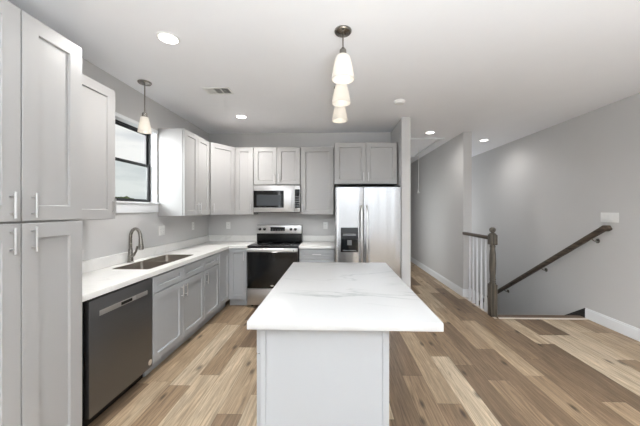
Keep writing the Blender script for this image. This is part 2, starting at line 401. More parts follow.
baseboard('baseboard_right', XR-.015, XR-.001, YR+.02, 3.838, .14)
baseboard('baseboard_hall_right', 2.119, 2.133, 4.71, YE-.02, .135)
baseboard('baseboard_hall_left', 1.057, 1.071, 3.94, 5.74, .135, 'y', 1)
baseboard('baseboard_wall_end', 2.120, 2.272, 4.694, 4.709, .135, 'x')
baseboard('baseboard_wing_end', .936, 1.070, 3.924, 3.939, .135, 'x')

# window in the left wall, double hung with black sashes, drywall reveal with a white sill
wroot = bpy.data.objects.new('window_1', None); COL.objects.link(wroot); wroot.location = (XL, (WY0+WY1)/2, WZ0); wroot['kind'] = 'structure'
def wpart(name, mb, mat): 
    o = mb.build(name, mat); o.parent = wroot; o.matrix_parent_inverse = Matrix.Translation(-wroot.location); return o
fx0, fx1 = XL-.115, XL-.072
m = MB(); fw = .020
m.box(fx0, fx1, WY0+.002, WY0+fw, WZ0+.002, WZ1-.002, .003); m.box(fx0, fx1, WY1-fw, WY1-.002, WZ0+.002, WZ1-.002, .003)
m.box(fx0, fx1, WY0+fw, WY1-fw, WZ1-fw, WZ1-.002, .003); m.box(fx0, fx1, WY0+fw, WY1-fw, WZ0+.002, WZ0+fw, .003)
wpart('outer_frame', m, 'frame')
zm = 1.972
def sash(x0, x1, z0, z1, name, pane):
    y0, y1 = WY0+fw, WY1-fw; q = MB(); s_ = .020
    q.box(x0, x1, y0, y0+.03, z0, z1, .002); q.box(x0, x1, y1-.03, y1, z0, z1, .002)
    q.box(x0, x1, y0+.03, y1-.03, z0, z0+s_, .002); q.box(x0, x1, y0+.03, y1-.03, z1-s_, z1, .002)
    wpart(name, q, 'frame')
    wpart(name+'_pane', MB().box((x0+x1)/2-.002, (x0+x1)/2+.002, y0+.028, y1-.028, z0+s_-.002, z1-s_+.002), pane)
sash(fx0+.002, fx0+.020, zm-.013, WZ1-fw, 'upper_sash', 'pane_up')
sash(fx0+.022, fx0+.041, WZ0+fw, zm+.013, 'lower_sash', 'pane_low')
m = MB(); e = .006     # white lining of the opening
m.box(fx1, XL+.004, WY0, WY0+e, WZ0, WZ1); m.box(fx1, XL+.004, WY1-e, WY1, WZ0, WZ1); m.box(fx1, XL+.004, WY0, WY1, WZ1-e, WZ1)
wpart('reveal', m, 'trim')
m = MB(); m.box(XL+.001, XL+.016, WY0-.06, WY1+.008, 1.42, WZ0-.016, .002); m.box(fx1, XL+.03, WY0-.07, WY1+.008, WZ0-.016, WZ0+.006, .003)
wpart('sill', m, 'trim')
m = MB(); m.box(XL+.001, XL+.012, WY0-.06, WY1+.008, WZ1-.004, WZ1+.032, .002)
wpart('head_casing', m, 'trim')
# windows behind the camera
for i, (a, b_) in enumerate(REAR_WINDOWS):
    m = MB(); z0, z1 = REAR_Z; y0, y1 = YR-.10, YR-.05
    m.box(a, a+.05, y0, y1, z0, z1); m.box(b_-.05, b_, y0, y1, z0, z1); m.box(a+.05, b_-.05, y0, y1, z0, z0+.05); m.box(a+.05, b_-.05, y0, y1, z1-.05, z1)
    o = struct('window_%d' % (i+2), m, 'frame')
    q = MB().box(a+.05, b_-.05, YR-.078, YR-.074, z0+.05, z1-.05); struct('pane', q, 'pane_up', o)

m = MB(); z0, z1 = REAR_Z; x0, x1 = XL-.10, XL-.05; ya, yb = SIDE_FILL_WINDOW; ym = (ya+yb)/2
m.box(x0, x1, ya, ya+.05, z0, z1); m.box(x0, x1, yb-.05, yb, z0, z1); m.box(x0, x1, ym-.03, ym+.03, z0+.05, z1-.05)
m.box(x0, x1, ya+.05, yb-.05, z0, z0+.05); m.box(x0, x1, ya+.05, yb-.05, z1-.05, z1)
o = struct('window_5', m, 'frame')  # frame of the window added for the side fill lamp
for q0, q1 in ((ya+.05, ym-.03), (ym+.03, yb-.05)): struct('pane', MB().box(XL-.078, XL-.074, q0, q1, z0+.05, z1-.05), 'pane_up', o)

# ------------------------------------------------------------------ cabinets
def shaker(w, h, t=.02, stile=.065, rec=.012):
    """front face at y=-t, back at y=0, x 0..w, z 0..h"""
    b = bmesh.new(); g = .0012
    def ring(x0, x1, z0, z1, y): return [b.verts.new((x, y, z)) for x, z in ((x0, z0), (x1, z0), (x1, z1), (x0, z1))]
    back = ring(0, w, 0, h, 0); e1 = ring(0, w, 0, h, -t+.002); fr = ring(.002, w-.002, .002, h-.002, -t)
    s = stile; i1 = ring(s, w-s, s, h-s, -t); i2 = ring(s+.005, w-s-.005, s+.005, h-s-.005, -t+rec)
    b.faces.new(back)
    for A, B in ((back, e1), (e1, fr), (fr, i1), (i1, i2)):
        for k in range(4): b.faces.new((A[k], A[(k+1) % 4], B[(k+1) % 4], B[k]))
    b.faces.new(i2)
    return b
def add_door(parent, name, x, z, w, h, stile=.065, t=.02):
    base = 'base' in parent.name or 'island' in parent.name
    m = MB(); m.merge(shaker(w, h, t, stile)); o = m.build(name, 'cab_base' if base else 'cab', parent, 15); o.location = (x, -.004, z); return o
def add_pull(door, x, z, length=.13, vertical=True, t=.02, name='handle'):
    m = MB(); r = .0052; y = -t-.027
    d = Vector((0, 0, 1)) if vertical else Vector((1, 0, 0)); c = Vector((x, y, z))
    m.cyl(c-d*length/2, c+d*length/2, r, seg=10)
    for sgn in (-1, 1):
        q = c+d*sgn*(length/2-.022); m.cyl(q, (q.x, -t+.001, q.z), .0042, seg=8)
    return m.build(name, 'nickel', door)
def wall_cab(name, label, loc, rz, w, d, z0, z1, doors, stile=.065, pull=.13):
    r = thing(name, label, 'cabinet', loc, rz, 'grey shaker wall cabinets')
    MB().box(0, w, 0, d-.002, z0, z1, .0015).build('body', 'cab', r)
    n = len(doors); g = .005; dw = (w-g*(n+1))/n
    for i, side in enumerate(doors):
        dr = add_door(r, 'door', g+i*(dw+g), z0+.003, dw, z1-z0-.006, stile)
        if side: add_pull(dr, .032 if side == 'L' else dw-.032, .035+pull/2, pull)
    return r
ZU0, ZU1 = 1.375, 2.436
HX = PI/2
wall_cab('wall_cabinet', 'grey wall cabinet with one door between tall pantry and black window', (-1.84, 1.70, 0), HX, .575, .305, ZU0, ZU1, ['R'], .075)
wall_cab('wall_cabinet', 'two-door grey wall cabinet right of the window with bright side facing out', (-1.84, 3.335, 0), HX, .675, .305, ZU0, ZU1, ['R', 'L'])
# diagonal corner cabinet
A = Vector((-1.825, 4.018)); B = Vector((-1.592, 4.395))
r = thing('corner_wall_cabinet', 'angled grey corner wall cabinet with one door between side and back cabinets', 'cabinet', (A.x, A.y, 0), math.atan2(B.y-A.y, B.x-A.x), 'grey shaker wall cabinets')
inv = Matrix.Rotation(-r.rotation_euler.z, 4, 'Z') @ Matrix.Translation((-A.x, -A.y, 0))
MB().prism([(A.x, A.y), (B.x, B.y), (B.x, YB-.003), (XL+.003, YB-.003), (XL+.003, A.y)], ZU0, ZU1, 0, inv).build('body', 'cab', r)
dw = (B-A).length-.012
dr = add_door(r, 'door', .008, ZU0+.003, dw-.004, ZU1-ZU0-.006, .068); add_pull(dr, .035, .10)
YU = 4.415
wall_cab('wall_cabinet', 'narrow one-door grey wall cabinet left of the microwave', (-1.584, YU, 0), 0, .294, YB-YU, ZU0, ZU1, ['R'])
wall_cab('wall_cabinet', 'short two-door grey wall cabinet directly above the microwave', (-1.286, YU, 0), 0, .742, YB-YU, 1.846, ZU1, ['R', 'L'])
wall_cab('wall_cabinet', 'single-door grey wall cabinet between microwave and refrigerator', (-.540, YU, 0), 0, .524, YB-YU, ZU0, ZU1, ['L'], .07)
wall_cab('wall_cabinet', 'deep two-door grey wall cabinet above the refrigerator', (-.007, 4.14, 0), 0, .922, YB-4.14, 1.828, ZU1, ['R', 'L'])

# tall pantry
PX = -1.58
r = thing('pantry_cabinet', 'tall grey pantry cabinet with four shaker doors left of the dishwasher', 'cabinet', (PX, 1.012, 0), HX)
pd = PX-XL-.003; pw = .678
MB().box(0, pw, 0, pd, .105, 2.452, .0015).build('body', 'cab', r)
MB().box(.002, pw-.002, .06, pd, .001, .104).build('toe_kick', 'cab_inside', r)
dw = (pw-.014)/2
for i in (0, 1):
    x = .004+i*(dw+.006)
    d1 = add_door(r, 'door', x, 1.395, dw, 1.053, .078); add_pull(d1, dw-.046 if i == 0 else .044, .080, .128)
    d2 = add_door(r, 'door', x, .110, dw, 1.274, .078); add_pull(d2, dw-.046 if i == 0 else .044, 1.192, .128)

def base_cab(label, loc, rz, w, d, fronts, name='base_cabinet'):
    """fronts: (kind, x0, x1, z0, z1, pull)"""
    r = thing(name, label, 'cabinet', loc, rz, 'grey shaker base cabinets')
    MB().box(0, w, 0, d, .11, .873, .0015).build('body', 'cab_base', r)
    MB().box(.001, w-.001, .05, d, .001, .108).build('toe_kick', 'cab_base', r)
    for kind, x0, x1, z0, z1, pull in fronts:
        wd, h = x1-x0, z1-z0
        q = add_door(r, kind, x0, z0, wd, h, .05 if kind == 'drawer' and h < .2 else .06)
        if pull == 'H': add_pull(q, wd/2, h/2, .13 if wd > .3 else .11, False)
        elif pull: add_pull(q, .032 if pull == 'L' else wd-.032, h-.10, .13)
    return r
BX = -1.60; bd = BX-XL-.003
def bare_base(label, y0, w, fronts): return base_cab(label, (BX, y0, 0), HX, w, bd, fronts)
ZD = .718
w = .962
# sink base: open-topped carcass so the bowls hang inside it
r = thing('sink_base_cabinet', 'two-door grey base cabinet under the sink beside the dishwasher', 'cabinet', (BX, 2.388, 0), HX, 'grey shaker base cabinets')
m = MB(); m.box(0, .018, 0, bd, .11, .873); m.box(w-.018, w, 0, bd, .11, .873); m.box(.018, w-.018, 0, bd, .11, .128); m.box(.018, w-.018, bd-.012, bd, .128, .873)
m.box(.018, w-.018, 0, .018, .128, .873)
m.build('body', 'cab_base', r); MB().box(.001, w-.001, .05, bd, .001, .108).build('toe_kick', 'cab_base', r)
hw = (w-.014)/2
for i in (0, 1):
    x = .004+i*(hw+.006)
    add_door(r, 'false_drawer_front', x, ZD+.004, hw, .139, .05)
    q = add_door(r, 'door', x, .114, hw, ZD-.118, .062); add_pull(q, hw-.034 if i == 0 else .034, ZD-.117-.10, .13)
bare_base('narrow grey base cabinet with one drawer over one door right of the sink cabinet', 3.353, .437,
          [('drawer', .003, .434, ZD+.004, .861, 'H'), ('door', .003, .434, .114, ZD-.004, 'L')])
bare_base('slim full-height grey base door where left counter turns the corner', 3.793, .385, [('door', .003, .342, .114, .861, None)])
YBS = 4.165
base_cab('grey base cabinet with one door between the corner and the range', (BX+.004, YBS, 0), 0, .290, YB-YBS-.002, [('door', .014, .275, .114, .861, 'R')])
base_cab('grey base cabinet with top drawer between range and refrigerator', (-.533, YBS, 0), 0, .530, YB-YBS-.002,
         [('drawer', .003, .527, ZD+.004, .861, 'H'), ('door', .003, .527, .114, ZD-.004, 'L')])

# ------------------------------------------------------------------ countertops, sink, faucet
CX = -1.572; CY = 4.128
SINK = (-2.03, -1.672, 2.475, 3.31)
def boolean_cut(obj, cutter):
    md = obj.modifiers.new('cut', 'BOOLEAN'); md.operation = 'DIFFERENCE'; md.object = cutter; md.solver = 'EXACT'
    bpy.context.view_layer.update()
    dg = bpy.context.evaluated_depsgraph_get(); me = bpy.data.meshes.new_from_object(obj.evaluated_get(dg))
    obj.modifiers.clear(); obj.data = me
    bpy.data.objects.remove(cutter)
ct = thing('countertop', 'white quartz L-shaped countertop with sink cut-out on the left wall cabinets', 'countertop', (CX, 1.70, .876))
iv = Matrix.Translation((-CX, -1.70, -.876))
slab = MB().prism([(XL+.002, 1.693), (CX, 1.693), (CX, CY), (-1.303, CY), (-1.303, YB-.002), (XL+.002, YB-.002)], .876, .915, .003, iv).build('slab', 'quartz2', ct)
cut = MB().prism(rounded(SINK[0], SINK[1], SINK[2], SINK[3], .03), .8, 1.0, 0, iv).build('cutter', 'quartz2')
cut.location = ct.location; bpy.context.view_layer.update()
boolean_cut(slab, cut)
for p in slab.data.polygons: p.use_smooth = False
m = MB(); m.box(XL+.002, XL+.021, 1.695, YB-.022, .9155, 1.016, .002, 1, iv); m.box(XL+.002, -1.303, YB-.021, YB-.002, .9155, 1.016, .002, 1, iv)
m.build('backsplash', 'quartz2', ct)
ct2 = thing('countertop', 'short white quartz countertop between range and refrigerator', 'countertop', (-.535, CY, .876))
MB().box(0, .531, 0, YB-CY-.002, 0, .039, .003, 2).build('slab', 'quartz2', ct2)
MB().box(0, .531, YB-CY-.021, YB-CY-.002, .0395, .14, .002).build('backsplash', 'quartz2', ct2)

sk_ = thing('kitchen_sink', 'stainless double-bowl undermount sink in the white counter below the window', 'sink', ((SINK[0]+SINK[1])/2, (SINK[2]+SINK[3])/2, .68))
L0 = sk_.location
def basin(y0, y1):
    x0, x1 = SINK[0]-.004, SINK[1]+.004; n = 6
    b = bmesh.new(); rings = []
    for (ins, z, rr) in ((.0062, .9138, .030), (.0085, .9145, .030), (.011, .9138, .030), (.012, .90, .030), (.016, .72, .045), (.03, .69, .05), (.10, .684, .04)):
        rings.append([b.verts.new((x-L0.x, y-L0.y, z-L0.z)) for x, y in rounded(x0+ins, x1-ins, y0+ins, y1-ins, rr, n)])
    for A_, B_ in zip(rings, rings[1:]):
        k_ = len(A_)
        for k in range(k_): b.faces.new((A_[k], A_[(k+1) % k_], B_[(k+1) % k_], B_[k]))
    b.faces.new(rings[-1])
    m = MB(); m.merge(b); o = m.build('bowl', 'sink', sk_, 45)
    md = o.modifiers.new('thick', 'SOLIDIFY'); md.thickness = .0015
    MB().lathe([(.001, 0), (.045, 0), (.045, .004), (.03, .004), (.028, -.001), (.001, -.001)], ((x0+x1)/2-L0.x, (y0+y1)/2-L0.y, .686-L0.z), 20).build('drain', 'pewter', o)
ymid = 2.88
basin(SINK[2]-.004, ymid+.003); basin(ymid-.003, SINK[3]+.004)

fc = thing('kitchen_faucet', 'tall gooseneck pull-down faucet in brushed nickel behind the sink', 'faucet', (-2.09, 2.81, .9155))
MB().lathe([(.001, 0), (.031, 0), (.031, .006), (.026, .012), (.025, .05), (.0215, .10), (.018, .14), (.001, .14)]).build('base', 'pewter', fc)
pts = [(0, 0, .12), (0, 0, .25)]
R_ = .075
for k in range(1, 13):
    a = PI*k/12*1.03; pts.append((R_-R_*math.cos(a), 0, .25+R_*1.25*math.sin(a)))
MB().tube(pts, .0155, 14).build('spout', 'pewter', fc)
p = Vector(pts[-1])
MB().tube([p+Vector((0, 0, .004)), p+Vector((.004, 0, -.03)), p+Vector((.008, 0, -.085)), p+Vector((.009, 0, -.105))], [.017, .019, .024, .022], 16).build('spray_head', 'pewter', fc)
MB().tube([(.012, 0, .055), (.040, .004, .07), (.066, .012, .115), (.076, .018, .165)], [.014, .013, .010, .009], 12).build('lever', 'pewter', fc)
fc.rotation_euler.z = math.radians(-20)

# island
ic = thing('island_cabinet', 'grey kitchen island base with plain end panel under white quartz top', 'cabinet', (-.375, 2.80, 0), -HX)
ilen = 2.80-1.415
idp = .25+.375
MB().box(0, ilen, 0, idp, .105, .873, .0015).build('body', 'cab_base', ic)
MB().box(.02, ilen-.02, .05, idp-.02, .001, .104).build('toe_kick', 'cab_inside', ic)
MB().box(ilen+.001, ilen+.013, .0, idp, .001, .873, .001).build('end_panel', 'cab_base', ic)
MB().box(ilen+.0135, ilen+.019, .0, .028, .001, .873, .001).build('corner_trim', 'cab_base', ic)
MB().box(ilen+.0135, ilen+.019, idp-.012, idp+.019, .001, .873, .001).build('corner_trim', 'cab_base', ic)
MB().box(0, ilen+.012, idp+.001, idp+.013, .001, .873, .001).build('back_panel', 'cab_base', ic)
uw = ilen/2
for u in (0, 1):
    q = add_door(ic, 'drawer', u*uw+.003, ZD+.003, uw-.006, .146, .05); add_pull(q, (uw-.006)/2, .073, .13, False)
    hw = (uw-.009)/2
    for i in (0, 1):
        q = add_door(ic, 'door', u*uw+.003+i*(hw+.003), .114, hw, ZD-.117, .06); add_pull(q, hw-.034 if i == 0 else .034, ZD-.217, .13)
tag(MB().box(-.425, .515, 1.338, 2.855, .875, .915, .003, 2).build('island_countertop', 'quartz'), 'large white veined quartz slab topping the kitchen island', 'countertop')

# ------------------------------------------------------------------ appliances
# dishwasher
dw_ = thing('dishwasher', 'dark stainless dishwasher between the pantry and the sink cabinet', 'dishwasher', (-1.60, 1.745, 0), HX)
wd = .635
MB().box(0, wd, .01, .52, .105, .870, .002).build('body', 'black', dw_)
MB().box(.004, wd-.004, .06, .5, .002, .104).build('toe_kick', 'black', dw_)
MB().box(.010, wd-.004, -.026, .008, .105, .862, .004, 2).build('door', 'dark_steel', dw_)
hn = MB().box(.085, .565, -.0285, -.0265, .742, .778, .0008).build('handle_pocket', 'range_steel', dw_)
MB().box(.275, .40, -.0300, -.0286, .749, .771, .0005).build('control_window', 'black', hn)
MB().box(.385, .425, -.0316, -.0302, .746, .776, .0006).build('handle_lip', 'badge', hn)
MB().lathe([(.001, 0), (.023, 0), (.023, .0015), (.001, .0015)], (0, 0, 0), 24, Matrix.Translation((wd-.035, -.0262, .152)) @ Matrix.Rotation(PI/2, 4, 'X')).build('round_badge', 'badge', dw_)

# range
rg = thing('kitchen_range', 'stainless freestanding range with black glass cooktop and oven door', 'range', (-1.297, 4.10, 0))
rw = .754
MB().box(0, rw, .03, .585, .03, .895, .003).build('body', 'black', rg)
for x in (.05, rw-.05):
    for y in (.1, .5): MB().cyl((x, y, .001), (x, y, .035), .02, seg=10).build('foot', 'black', rg)
MB().box(-.0005, rw+.0005, .004, .588, .896, .918, .004, 2).build('cooktop', 'glass_black', rg)
for x, y, rr in ((.2, .16, .10), (.55, .16, .09), (.2, .42, .075), (.55, .42, .10)):
    MB().lathe([(rr-.003, .9181), (rr, .9181), (rr, .9186), (rr-.003, .9186)], (x, y, 0), 32, None, False).build('burner_ring', 'grey', rg)
od = MB().box(.002, rw-.002, -.004, .028, .29, .880, .003).build('oven_door', 'range_steel', rg)
MB().box(.004, rw-.004, -.0075, -.0045, .293, .828, .001).build('door_glass', 'glass_black', od)
MB().box(.12, rw-.12, -.0082, -.0077, .40, .72, .0003).build('oven_window', 'display', od)
m = MB(); m.box(.004, rw-.004, -.052, -.030, .842, .872, .007, 3)
for x in (.04, rw-.04): m.box(x-.012, x+.012, -.034, -.003, .846, .868, .003)
m.build('handle', 'range_steel', od)
MB().box(.69, .702, -.0535, -.0522, .846, .868, .0004).build('badge_mark', 'grey', od)
MB().lathe([(.001, 0), (.024, 0), (.024, .0012), (.001, .0012)], (0, 0, 0), 24, Matrix.Translation((.375, -.0085, .333)) @ Matrix.Diagonal((1, 1, .45, 1)) @ Matrix.Rotation(PI/2, 4, 'X')).build('oval_badge', 'badge', od)
MB().box(.002, rw-.002, -.002, .028, .045, .283, .004, 2).build('storage_drawer', 'range_steel', rg)
bgd = MB().box(.004, rw-.004, .50, .59, .9185, 1.198, .006, 2).build('backguard', 'black', rg)
MB().box(.004, rw-.004, .488, .499, 1.058, 1.194, .004, 2).build('control_panel', 'range_steel', bgd)
MB().box(.235, .475, .4845, .4875, 1.098, 1.165, .002).build('display', 'display', bgd)
for k in range(5): MB().box(.262+k*.042, .285+k*.042, .4830, .4844, 1.108, 1.118, .0005).build('button', 'grey', bgd)
for x in (.062, .138, .575, .648):
    kb = MB().lathe([(.001, 0), (.021, 0), (.0235, .004), (.021, .022), (.018, .026), (.001, .026)], (0, 0, 0), 20, Matrix.Translation((x, .4875, 1.13)) @ Matrix.Rotation(PI/2, 4, 'X')).build('knob', 'black', bgd)
    MB().box(x-.002, x+.002, .4605, .4622, 1.132, 1.149, .0004).build('pointer', 'badge', kb)

# microwave
mw = thing('microwave', 'stainless over-the-range microwave with black window above the stove', 'microwave', (-1.279, 4.365, 1.410))
mwW, mwH = .738, .425
MB().box(0, mwW, .03, .333, 0, mwH, .003).build('body', 'black', mw)
md_ = MB().box(.003, .642, 0, .029, .004, mwH-.003, .004, 2).build('door', 'range_steel', mw)
MB().box(.004, .478, -.003, -.0005, .074, .340, .001).build('window', 'glass_black', md_)
MB().box(.05, .43, -.0036, -.0031, .105, .275, .0003).build('window_screen', 'micro_grey', md_)  # paler grey panel inside the black door window
hd = MB(); hd.tube([(.622, -.045, .06), (.622, -.050, .12), (.622, -.050, .30), (.622, -.045, .365)], .009, 12)
for z in (.08, .345): hd.cyl((.622, -.046, z), (.622, .001, z), .006, seg=8)
cp = MB().box(.646, mwW-.003, 0, .029, .004, mwH-.003, .004, 2).build('control_panel', 'range_steel', mw)
hd.build('handle', 'nickel', mw)
MB().box(.652, mwW-.008, -.003, -.0005, .07, .36, .001).build('keypad', 'glass_black', cp)
for rr_ in range(5):
    for cc in range(3): MB().box(.658+cc*.025, .676+cc*.025, -.0042, -.0032, .09+rr_*.036, .108+rr_*.036, .0004).build('button', 'grey', cp)
MB().box(.658, .726, -.0042, -.0032, .30, .34, .0004).build('display', 'display', cp)
MB().box(.003, mwW-.003, .0, .029, -.004, .003).build('vent_grille', 'black', mw)

# refrigerator
fr = thing('refrigerator', 'stainless side-by-side refrigerator with black water dispenser beside the hallway wall', 'refrigerator', (.004, 3.945, 0))
fw_ = .925; sp = .402
MB().box(.004, fw_-.004, .075, .70, .03, 1.765, .004).build('body', 'black', fr)
MB().box(.004, fw_-.004, .06, .2, 1.766, 1.785, .003).build('hinge_cover', 'black', fr)
for x in (.08, fw_-.08):
    for y in (.14, .6): MB().cyl((x, y, .001), (x, y, .035), .025, seg=10).build('foot', 'black', fr)
def fdoor(name, x0, x1):
    n = 10; poly = [(x0, .07)]
    poly = [(x1, .07), (x0, .07)]
    for k in range(n+1):
        u = k/n; edge = min(u, 1-u)*(x1-x0)
        y = -.004*math.sin(PI*u)+(.012*(1-min(1, edge/.02))**2)
        poly.append((x0+(x1-x0)*u, y))
    return MB().prism(poly, .06, 1.768, 0).build(name, 'steel', fr, 25)
d1 = fdoor('freezer_door', 0, sp-.003); d2 = fdoor('refrigerator_door', sp+.003, fw_)
def fhandle(door, x):
    m = MB(); pts = [(x, -.004, 1.50), (x, -.035, 1.485), (x, -.055, 1.45), (x, -.060, 1.25), (x, -.060, .90), (x, -.055, .66), (x, -.035, .62), (x, -.004, .605)]
    m.tube(pts, .0135, 12); m.build('handle', 'badge', door)
fhandle(d1, sp-.035); fhandle(d2, sp+.040)
dp = MB(); x0, x1, z0, z1 = .078, .322, .855, 1.20
dp.box(x0, x1, -.011, -.006, z0, z1, .002)
dsp = dp.build('dispenser', 'glass_black', d1)
MB().box(x0+.03, x1-.03, -.0145, -.0115, z1-.115, z1-.085, .001).build('control_strip', 'grey', dsp)
MB().box(x0+.03, x1-.03, -.0125, -.0113, z0+.03, z1-.13, .0004).build('niche', 'display', dsp)
MB().box(x0+.09, x1-.09, -.028, -.0127, z0+.10, z0+.17, .003).build('paddle', 'grey', dsp)
MB().box(x0+.03, x1-.03, -.03, -.0127, z0+.02, z0+.03, .001).build('drip_tray', 'grey', dsp)

# ------------------------------------------------------------------ ceiling fixtures
def bell(h, r_bot, r_top):
    out = [(.022, h), (r_top*.85, h-.003)]
    for k in range(0, 13):
        u = (k/12)**1.6; out.append((r_bot*(.52+.48*u**.55), (h-.008)*(1-u)))
    return out
def lamp_light(parent, z, power):
    l = bpy.data.lights.new('bulb_light', 'POINT'); l.energy = power; l.color = (1, .9, .78); l.shadow_soft_size = .025
    o = bpy.data.objects.new('bulb_light', l); COL.objects.link(o); o.parent = parent; o.location = (0, 0, z)
def pendant(label, x, y, z_bot, h, r_bot, r_top, group, power, curved=True):
    r = thing('pendant_lamp', label, 'pendant lamp', (x, y, CEIL-.0005), 0, group)
    top = z_bot+h-CEIL
    MB().lathe([(.001, 0), (.062, 0), (.062, -.008), (.056, -.016), (.03, -.024), (.008, -.03), (.001, -.03)]).build('canopy', 'pewter', r)
    MB().cyl((0, 0, -.028), (0, 0, top+.045), .006, seg=10).build('rod', 'pewter', r)
    MB().lathe([(.001, .05), (.012, .05), (.024, .035), (.026, .003), (.022, 0), (.001, 0)], (0, 0, top), 20).build('socket', 'pewter', r)
    if curved: prof = bell(h, r_bot, r_top)
    else: prof = [(r_top*.5, h), (r_top, h-.004), (r_bot, 0)]
    inner = [(max(q-.004, .004), z-(.003 if i < 2 else 0)) for i, (q, z) in enumerate(prof)][::-1]
    MB().lathe(prof+inner, (0, 0, z_bot-CEIL), 32, None, False).build('shade', 'shade', r, 60)
    MB().lathe([(.001, h-.012), (.012, h-.02), (.013, h-.04), (.024, h-.07), (.023, h-.09), (.012, h-.104), (.001, h-.106)], (0, 0, z_bot-CEIL), 16).build('bulb', 'bulb', r, 60)
    lamp_light(r, z_bot-CEIL+h*.32, power)
    return r
G = 'pendant lamps over the island'
zb = 2.39
pendant('frosted glass pendant lamp nearest the viewer, largest of the island row', .058, 2.02, zb, .178, .082, .044, G, PENDANT_POWER)
pendant('frosted glass pendant lamp in the middle of the island row', .056, 2.48, zb, .178, .082, .044, G, PENDANT_POWER)
pendant('frosted glass pendant lamp farthest back in the island row', .052, 2.96, zb, .178, .082, .044, G, PENDANT_POWER)
pendant('small tapered white glass pendant lamp hanging by the window over the sink', -1.925, 2.785, 2.235, .155, .062, .036, None, .2, False)

def pot(label, x, y, power):
    r = thing('recessed_light', label, 'ceiling light', (x, y, CEIL-.0005), 0, 'recessed ceiling lights')
    MB().lathe([(.064, 0), (.080, 0), (.080, -.004), (.070, -.009), (.064, -.006)], (0, 0, 0), 32, None, False).build('trim_ring', 'plastic', r)
    MB().lathe([(.001, -.003), (.065, -.003), (.065, -.006), (.001, -.006)], (0, 0, 0), 32).build('diffuser', 'pot', r)
    l = bpy.data.lights.new('downlight', 'SPOT'); l.energy = power; l.spot_size = math.radians(172); l.spot_blend = 1; l.color = (1, .975, .95); l.shadow_soft_size = .07
    o = bpy.data.objects.new('downlight', l); COL.objects.link(o); o.parent = r; o.location = (0, 0, -.02)
pot('round recessed ceiling light above the dishwasher aisle, largest in view', -1.251, 2.072, POT_POWER)
pot('round recessed ceiling light near the back wall cabinets beyond the vent', -1.296, 3.848, POT_POWER*1.2)
pot('recessed ceiling light at the hallway mouth beside the attic hatch', 1.587, 4.72, POT_POWER*.4)
pot('recessed ceiling light over the stairwell', 2.765, 5.27, POT_POWER*.42)
pot('added recessed ceiling light at the right, out of the picture, brightening that wall', 2.25, .95, POT_POWER)  # fixture and lamp added out of view to brighten the right wall
pot('added recessed ceiling light far behind the viewer, unseen fill', 2.25, -1.7, POT_POWER)  # second added lamp, unseen, filling in light from behind
r = thing('smoke_detector', 'round white smoke detector on the ceiling in front of the refrigerator', 'smoke detector', (.766, 3.348, CEIL-.0005))
MB().lathe([(.001, 0), (.066, 0), (.066, -.012), (.055, -.024), (.05, -.034), (.001, -.036)], (0, 0, 0), 28).build('housing', 'plastic', r)
MB().lathe([(.001, -.0362), (.018, -.0362), (.018, -.039), (.001, -.039)], (.012, 0, 0), 16).build('test_button', 'plastic', r)
r = thing('ceiling_vent', 'white rectangular louvred air vent in the kitchen ceiling', 'vent', (-1.262, 3.0, CEIL-.0005))
m = MB(); vx, vy = .142, .085
m.box(-vx, vx, -vy, -vy+.022, -.008, 0, .002); m.box(-vx, vx, vy-.022, vy, -.008, 0, .002); m.box(-vx, -vx+.022, -vy+.022, vy-.022, -.008, 0, .002); m.box(vx-.022, vx, -vy+.022, vy-.022, -.008, 0, .002)
for x in (-.040, .040): m.box(x-.005, x+.005, -vy+.022, vy-.022, -.008, 0)
m.build('frame', 'plastic', r)
MB().box(-vx+.02, vx-.02, -vy+.02, vy-.02, -.0015, -.0005).build('duct_shade', 'black', r)  # black sheet paints the shade behind the louvres
for c0, c1, tilt in ((-.119, -.046, 12), (-.034, .034, 32), (.046, .119, 60)):
    for k in range(4):
        x = c0+(c1-c0)*(k+.5)/4
        MB().box(-.009, .009, -vy+.0225, vy-.0225, -.0008, .0008, 0, 1, Matrix.Translation((x, 0, -.0085)) @ Matrix.Rotation(math.radians(tilt), 4, 'Y')).build('louvre', 'plastic', r)
# attic hatch
r = thing('attic_hatch', 'white framed attic hatch in the hallway ceiling with pull cord', 'hatch', (1.60, 5.95, CEIL-.0005))
hx, hy = .36, .90
m = MB(); t_ = .062
m.box(-hx, hx, -hy, -hy+t_, -.034, 0, .003); m.box(-hx, hx, hy-t_, hy, -.034, 0, .003); m.box(-hx, -hx+t_, -hy+t_, hy-t_, -.034, 0, .003); m.box(hx-t_, hx, -hy+t_, hy-t_, -.034, 0, .003)
m.build('frame', 'trim', r)
MB().box(-hx+t_+.012, hx-t_-.012, -hy+t_+.05, hy-t_-.012, -.012, -.003, .002).build('panel', 'ceiling', r)
MB().box(-hx+t_, hx-t_, -hy+t_, hy-t_, -.0025, -.0005).build('painted_gap_shade', 'black', r)  # black sheet stands for the shade in the gap around the panel
cd = MB().cyl((.145, -.05, -.012), (.145, -.05, -.90), .0045, seg=8).build('pull_cord', 'plastic', r)
MB().lathe([(.002, .04), (.008, .035), (.012, .01), (.022, -.01), (.024, -.022), (.014, -.03), (.002, -.03)], (.145, -.05, -.92), 14).build('knob', 'plastic', cd)

